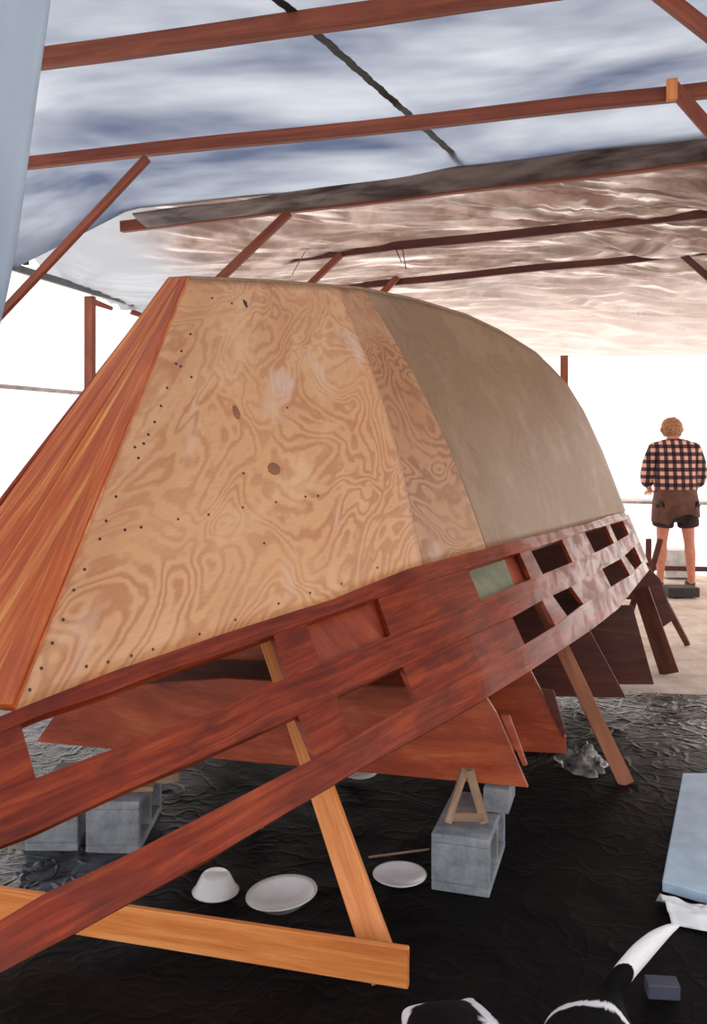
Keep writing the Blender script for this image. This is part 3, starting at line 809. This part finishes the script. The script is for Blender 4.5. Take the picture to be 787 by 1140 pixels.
# ------------------------------------------------------------ concrete blocks and trestles
def block(c, rz, label, grp='concrete blocks under the boat'):
    bm = bmesh.new()
    def bx(x0, x1, y0, y1, z0, z1):
        vs = [bm.verts.new(v) for v in ((x0, y0, z0), (x1, y0, z0), (x1, y1, z0), (x0, y1, z0), (x0, y0, z1), (x1, y0, z1), (x1, y1, z1), (x0, y1, z1))]
        for f in ((3, 2, 1, 0), (4, 5, 6, 7), (0, 1, 5, 4), (1, 2, 6, 5), (2, 3, 7, 6), (3, 0, 4, 7)): bm.faces.new([vs[i] for i in f])
    W, D, Hh = .195, .39, .19
    # solid shell with two cores through its side faces
    bm2 = None
    for z0, z1 in ((0, .03), (Hh-.03, Hh)): bx(-W/2, W/2, 0, D, z0, z1)
    for y0, y1 in ((0, .035), (D/2-.017, D/2+.017), (D-.035, D)): bx(-W/2, W/2, y0, y1, .03, Hh-.03)
    me = bpy.data.meshes.new('concrete_block'); bmesh.ops.recalc_face_normals(bm, faces=bm.faces); bm.to_mesh(me); bm.free()
    o = bpy.data.objects.new('concrete_block', me); COL.objects.link(o); me.materials.append(M['block'])
    o.location = c; o.rotation_euler = (0, 0, rz); bevel(o, .004, 2)
    return tag(o, label, 'concrete block', grp)
def gp(px, Y, z=0): return Vector(((px-CX)/F*Y, Y, z))
block(gp(512, 2.98), -.30, 'grey concrete block right of centre, carrying a wooden A-shaped trestle')
block(gp(125, 3.27), -.0, 'grey concrete block at the left with its dark side showing, behind the lower stringer')
block(gp(57, 3.29), -.0, 'leftmost grey concrete block, touching the other one on its left')
def aframe(c, rz, s, label):
    e = empty('a_frame_trestle', c, rz); tag(e, label, 'trestle', 'small wooden trestles on the blocks')
    def bd(name, p, q, w):
        P, Q = e.matrix_basis @ Vector(p), e.matrix_basis @ Vector(q)
        return board(name, P, Q, w, w, .03*s, Matrix.Rotation(rz, 3, 'Z') @ Vector((1, 0, .2)), 'greywood', e, .002)
    bd('leg', (-.062*s, 0, .013), (-.006*s, 0, .19*s), .024*s)
    bd('leg', (.062*s, 0, .013), (.01*s, 0, .19*s), .03*s)
    o = bd('crossbar', (-.06*s, -.0, .035*s), (.06*s, -.0, .035*s), .03)
    return e
def bdx(): pass
t1 = aframe(gp(519, 3.06, .192), -.05, 1.0, 'small wooden A-shaped trestle on the right-hand concrete block')
o = box('brick', gp(556, 3.25, .235), (.09, .18, .085), 'block', -.3); tag(o, 'short grey brick lying on the right-hand block behind the trestle', 'brick')
t2 = aframe(gp(182, 3.42, .192), .2, .8, 'dark little wooden trestle on the left block')
o = box('wood_shim', gp(143, 3.40, .203), (.2, .12, .02), 'greywood', .1); tag(o, 'flat scrap of pale wood on the left concrete block', 'wood scrap')

# ------------------------------------------------------------ crockery on the ground
def bowl(r, h, flip):
    pr = [(0, .004), (r*.5, .004), (r*.62, .012), (r*.9, h*.9), (r, h), (r*.985, h+.004), (r*.86, h*.9), (r*.55, .02), (0, .016)]
    return pr
def plate(r):
    return [(0, 0), (r*.6, 0), (r*.66, .004), (r*.95, .018), (r, .021), (r*.985, .024), (r*.93, .022), (r*.64, .010), (r*.3, .008), (0, .008)]
o = lathe('bowl', bowl(.078, .062, 0), 'plate'); o.location = gp(240, 2.98, .075); o.rotation_euler = (math.pi, .0, 0); tag(o, 'small white bowl turned upside down on the black plastic', 'bowl', 'white crockery on the ground')
o = lathe('plate', plate(.092), 'plate'); o.location = gp(445, 3.05, .012); tag(o, 'white plate beside the bright brace upright', 'plate', 'white crockery on the ground')
o = lathe('plate', bowl(.115, .045, 0), 'plate'); o.location = gp(315, 2.86, .012); o.rotation_euler = (.0, -.1, 0); o.location.z = .02; tag(o, 'white shallow dish just behind the foot board', 'dish', 'white crockery on the ground')
o = lathe('plate', plate(.085), 'plate'); o.location = gp(400, 4.0, .02); o.rotation_euler = (.12, 0, 0); tag(o, 'far white plate in shade under the nearest cross frame', 'plate', 'white crockery on the ground')
o = lathe('plate', bowl(.05, .03, 0), 'plate'); o.location = gp(287, 3.46, .012); tag(o, 'little white saucer showing below the lower stringer', 'saucer', 'white crockery on the ground')
o = board('stick', gp(410, 3.2, .02), gp(478, 3.25, .025), .008, .008, .008, (0, 0, 1), 'greywood'); tag(o, 'thin stick lying on the black plastic left of the right-hand block', 'stick')
o = board('stick', gp(100, 3.9, .03), gp(135, 3.95, .03), .03, .03, .02, (0, 0, 1), 'pine'); tag(o, 'short scrap of light wood on the ground behind the lattice', 'wood scrap')

# pale blue board and crumpled plastic at the right
P = [at(760, 866, 3.95), at(737, 975, 2.98), at(815, 1004, 2.85), at(930, 862, 3.95)]
P = [Vector((p.x, p.y, 0)) for p in P]
vs = [Vector((p.x, p.y, .008)) for p in P]+[Vector((p.x, p.y, .045)) for p in P]
o = mesh_obj('foam_board', vs, [(3, 2, 1, 0), (4, 5, 6, 7), (0, 1, 5, 4), (1, 2, 6, 5), (2, 3, 7, 6), (3, 0, 4, 7)], 'blueboard'); recalc(o); bevel(o, .004)
tag(o, 'pale blue board lying on the ground at the right edge', 'board')
def crump(s, t):
    x0, x1 = .98, 1.5
    x = lerp(x0, x1, s); y = lerp(2.76, 2.905, t)+.05*nz(x*5, 2)+(x-1)*-.16
    z = .012+.05*(1-abs(2*t-1)**2)*(.55+.9*abs(nz(x*16, y*19)))
    return Vector((x, y, z)), (x, y)
o = grid('crumpled_plastic', crump, 50, 22, 'whiteplastic'); thicken(o, .003); tag(o, 'crumpled white plastic at the near end of the pale blue board', 'plastic')
M['offcut'] = plain('dull_blue_grey', (66, 70, 88), .6)
o = box('wood_offcut', gp(737, 2.42, .03), (.085, .05, .04), 'offcut', -.1); tag(o, 'small grey offcut on the ground behind the dog tail', 'offcut')
# a lump of clear plastic gathered beside the second frame
def lump(s, t):
    a = s*2*math.pi; r = (.17-.16*t); x = r*math.cos(a)*.6; y = r*math.sin(a)
    z = .08*t*(1+.6*nz(x*20, y*20))+.01+.03*abs(nz(a*2, t*6))
    c_ = gp(648, 4.15); return Vector((c_.x+x+.05*nz(a*2, 3), c_.y+y, z)), (s*2, t)
o = grid('crumpled_plastic', lump, 50, 16, 'clearlump'); tag(o, 'gathered lump of clear plastic on the ground by the second brace', 'plastic')

# ------------------------------------------------------------ far end: bench, bits
bench = empty('work_bench', sh(10.2, .9, 0)); tag(bench, 'pale work bench against the glowing far wall', 'bench')
bb = lambda name, a, b, z, size, mat: box(name, sh(a, b, z), size, mat, -.291, bench)
bb('bench_top', 10.2, 1.1, .86, (2.6, .5, .03), 'white')
for b in (-.1, 2.3):
    for a in (10.02, 10.38): bb('leg', a, b, .42, (.05, .05, .84), 'white')
saw = empty('saw_horse', gp(757, 8.6)); tag(saw, 'dark low saw horse in front of the person', 'saw horse')
Y0 = 9.55
for (p, q) in (((722, 600), (727, 668)), ((735, 600), (722, 664))):
    board('leg', at(*p, 8.35), Vector((at(*q, 8.35).x, 8.5, .0)), .05, .05, .03, (1, 0, 0), 'dark', saw)
board('rail', at(722, 632, 8.55+.9), at(800, 634, 8.55+.9), .05, .05, .04, (0, 0, 1), 'dark', saw)
for px in (792,): board('leg', at(px, 626, 9.45), Vector((at(px, 640, 9.45).x, 9.45, 0)), .05, .05, .03, (1, 0, 0), 'dark', saw)
o = box('storage_box', at(756, 612, 9.9), (.32, .25, .3), 'white', -.1); o.location.z = .3
o.location = Vector((3.6, 9.98, .16)); tag(o, 'white box standing behind the legs of the person', 'box')
o = box('slab', gp(757, 8.75, .05), (.3, .22, .09), 'slab', 0); tag(o, 'dark slab on the ground at the feet of the person', 'slab')

# ------------------------------------------------------------ the person
per = empty('person', Vector((3.28, 9.15, 0)), -.1)
tag(per, 'person seen from behind in a checked shirt and dark shorts, bending over the bench', 'person')
def hand(cx, cy, cz, sx):
    """five short finger chains leaving a palm that points forward and down"""
    out = []
    for k, (dx, L) in enumerate(((-.03, .062), (-.010, .075), (.010, .07), (.028, .056))):
        x = cx+dx; out.append([('at', 'palm%d' % sx), (x, cy+.05, cz-.01, .0095), (x, cy+.05+L*.5, cz-.022, .0085), (x, cy+.05+L*.8, cz-.05, .0075)])
    out.append([('at', 'palm%d' % sx), (cx-sx*.045, cy+.02, cz-.01, .011), (cx-sx*.055, cy+.055, cz-.025, .009)])
    return out
ch = [[(0, 0, .93, (.15, .11), 'pelvis'), (0, .01, 1.08, (.13, .095)), (0, .03, 1.26, (.15, .105), 'chest'), (0, .05, 1.45, (.12, .08), 'sh'), (0, .10, 1.52, (.055, .055)), (0, .14, 1.57, (.06, .065)), (0, .17, 1.63, (.078, .09)), (0, .17, 1.68, (.06, .075))]]
for s in (-1, 1):
    ch.append([('at', 'sh'), (s*.17, .05, 1.45, .062), (s*.235, .06, 1.25, .048), (s*.25, .09, 1.12, .042), (s*.22, .22, 1.04, .035), (s*.18, .33, .99, .027), (s*.17, .38, .98, (.036, .018), 'palm%d' % s)])
    ch += hand(s*.17, .38, .98, s)
    ch.append([('at', 'pelvis'), (s*.105, 0, .82, .088), (s*.12, .01, .66, .075), (s*.135, 0, .48, .054), (s*.14, -.015, .36, .058), (s*.15, -.01, .2, .042), (s*.155, 0, .08, .036), (s*.16, .08, .035, .036), (s*.165, .15, .028, .03)])
skin('body', ch, 'skin', 2, per)
sh_ = [[(0, .0, .92, (.245, .17), 'p'), (0, .0, 1.05, (.24, .165)), (0, .03, 1.24, (.23, .155)), (0, .05, 1.44, (.18, .12), 's'), (0, .085, 1.53, (.085, .08))]]
for s in (-1, 1):
    sh_.append([('at', 's'), (s*.19, .05, 1.425, .09), (s*.25, .06, 1.25, .085), (s*.265, .09, 1.10, .08), (s*.235, .18, 1.05, .06)])
skin('shirt', sh_, 'flannel', 2, per)
wc = lathe('waist_cloth', [(.205, 1.02), (.222, .92), (.232, .84), (.238, .76), (.228, .76), (.222, .84), (.21, .92)], 'brownfabric', 40, None)
for v in wc.data.vertices: v.co.y *= .92; v.co.z += .02*math.sin(v.co.x*22)*(1 if v.co.z < .8 else 0) - (.09 if v.co.x < -.08 and v.co.z < .8 else 0)
wc.parent = per
sr = [[(0, 0, .86, (.165, .13), 'p')]]
for s in (-1, 1): sr.append([('at', 'p'), (s*.11, 0, .80, .125), (s*.125, 0, .66, .118), (s*.13, 0, .62, .115)])
skin('shorts', sr, 'shorts', 2, per)
hair = lathe('hair', [(0, .125), (.05, .118), (.085, .09), (.105, .05), (.112, 0), (.105, -.05), (.085, -.085), (0, -.09)], 'hair', 30)
for v in hair.data.vertices:
    k = 1+.14*nz(v.co.x*26, v.co.y*26, v.co.z*26); v.co *= k
hair.parent = per; hair.location = (0, .155, 1.638); hair.scale = (.92, .95, .95)
# ears and a simple face on the far side
for s in (-1, 1):
    e_ = skin('ear', [[(s*.1, .15, 1.60, .014), (s*.108, .145, 1.63, .016), (s*.102, .15, 1.655, .011)]], 'skin', 1, per)
skin('nose', [[(0, .235, 1.64, .012), (0, .255, 1.61, .016), (0, .245, 1.598, .012)]], 'skin', 1, per)
for s in (-1, 1):
    b_ = skin('boot', [[(s*.155, -.02, .06, .05), (s*.158, .05, .05, .05), (s*.163, .13, .042, .045), (s*.167, .2, .035, .033)]], 'boot', 2, per)

# ------------------------------------------------------------ the dogs
def dog(name, loc, rz, chains, label, patch):
    e = empty(name, loc, rz); tag(e, label, 'dog')
    b = skin('body', chains, 'fur', 4, e)
    ca = b.data.color_attributes.new('patch', 'FLOAT_COLOR', 'POINT')
    for v in b.data.vertices:
        ca.data[v.index].color = s2l(patch(v.co))
    return e, b
BK, WH, BR_ = (8, 7, 9), (226, 224, 228), (128, 66, 34)
def dogchains(tail, headturn=0):
    # local +Y is the head end; ground at 0; back about 0.38
    hx = headturn
    ch = [[(0, -.16, .30, (.075, .08), 'hip'), (0, -.06, .295, (.078, .085)), (0, .06, .285, (.085, .10)), (0, .16, .30, (.075, .09), 'chest'), (hx*.3, .22, .36, .055), (hx*.6, .27, .41, .058), (hx*.85, .32, .415, (.055, .052), 'head'), (hx*1.1, .38, .39, .03), (hx*1.25, .425, .378, .02)]]
    for s in (-1, 1):
        ch.append([('at', 'hip'), (s*.065, -.15, .24, .052), (s*.07, -.10, .17, .034), (s*.07, -.17, .10, .019), (s*.07, -.15, .03, .018), (s*.07, -.12, .014, .016)])
        ch.append([('at', 'chest'), (s*.055, .17, .22, .038), (s*.06, .15, .14, .023), (s*.06, .165, .06, .017), (s*.06, .17, .02, .017), (s*.06, .20, .014, .015)])
    ch.append([('at', 'hip')]+tail)
    return ch
def pat(stripes):
    def f(c):
        for g in stripes:
            r = g(c)
            if r: return r
        return BK
    return f
def ears(e, hx, col):
    for s in (-1, 1):
        x = hx*.85+s*.045
        vs = [(x-.016, .30, .445), (x+.016, .30, .445), (x+s*.022, .292, .50), (x, .285, .45), (x, .31, .44), (x+s*.03, .315, .475)]
        o = mesh_obj('ear', vs, [(0, 1, 2), (1, 3, 2), (3, 0, 2), (0, 4, 1), (1, 4, 5), (1, 5, 2), (0, 2, 5), (0, 5, 4)], col, e)
        o.modifiers.new('s', 'SUBSURF').levels = 2
    for s in (-1, 1):
        o = lathe('eye', [(0, -.008), (.006, -.005), (.008, 0), (.006, .005), (0, .008)], 'screw', 12); o.parent = e; o.location = (hx+s*.036, .358, .425)
    o = lathe('nose', [(0, -.01), (.009, -.005), (.011, 0), (.008, .006), (0, .009)], 'screw', 12); o.parent = e; o.location = (hx*1.3, .446, .38)
M['blackfur'] = plain('black_fur', (20, 17, 18), .6)
M['brownfur'] = plain('brown_fur', (140, 78, 44), .7)
# dog one: rump and back at the bottom centre, head to the left
t1_ = [(.0, -.21, .27, .02), (.01, -.225, .22, .018), (.01, -.22, .15, .012)]
e, b = dog('dog', Vector((.165, 1.70, 0)), math.radians(160), dogchains(t1_, .06),
  'black and white dog at the bottom centre, only its rump and back in view',
  pat([lambda c: WH if abs(-c.x-(.0+(c.y+.2)*.55)) < .017+.003*nz(c.y*9, 1) and c.y < .15 and c.z > .25 else None,
       lambda c: BR_ if c.x > .07 and -.2 < c.y < -.13 else None,
       lambda c: WH if c.x > .055 and c.y > -.16 and c.z < .34 else None,
       lambda c: WH if c.y > .35 or c.z < .12 else None]))
e.scale = (1.2, 1.15, 1.06)
ears(e, .06, 'brownfur')
t2_ = [(-.025, -.20, .35, .022), (-.05, -.23, .385, .022), (-.075, -.26, .415, .022), (-.10, -.29, .438, .018), (-.122, -.315, .452, .011), (-.14, -.335, .458, .004)]
e, b = dog('dog', Vector((.415, 1.72, 0)), math.radians(150), dogchains(t2_, .0),
  'black dog at the bottom right with a raised white tail',
  pat([lambda c: WH if c.y < -.222 and c.z > .3 else None,
       lambda c: WH if abs(c.y+.10-.5*c.x) < .012+.01*nz(c.x*9, c.z*9) or c.y > .35 or c.z < .1 else None]))
ears(e, 0, 'blackfur')

# ------------------------------------------------------------ daylight
sun = bpy.data.lights.new('sun', 'SUN'); so = bpy.data.objects.new('sun', sun); COL.objects.link(so)
sun.energy = 1.2; sun.angle = math.radians(3); sun.color = (1, .93, .85)
so.rotation_euler = Vector((-.35, -.75, -.75)).to_track_quat('-Z', 'Y').to_euler()
so.location = (0, 0, 8)
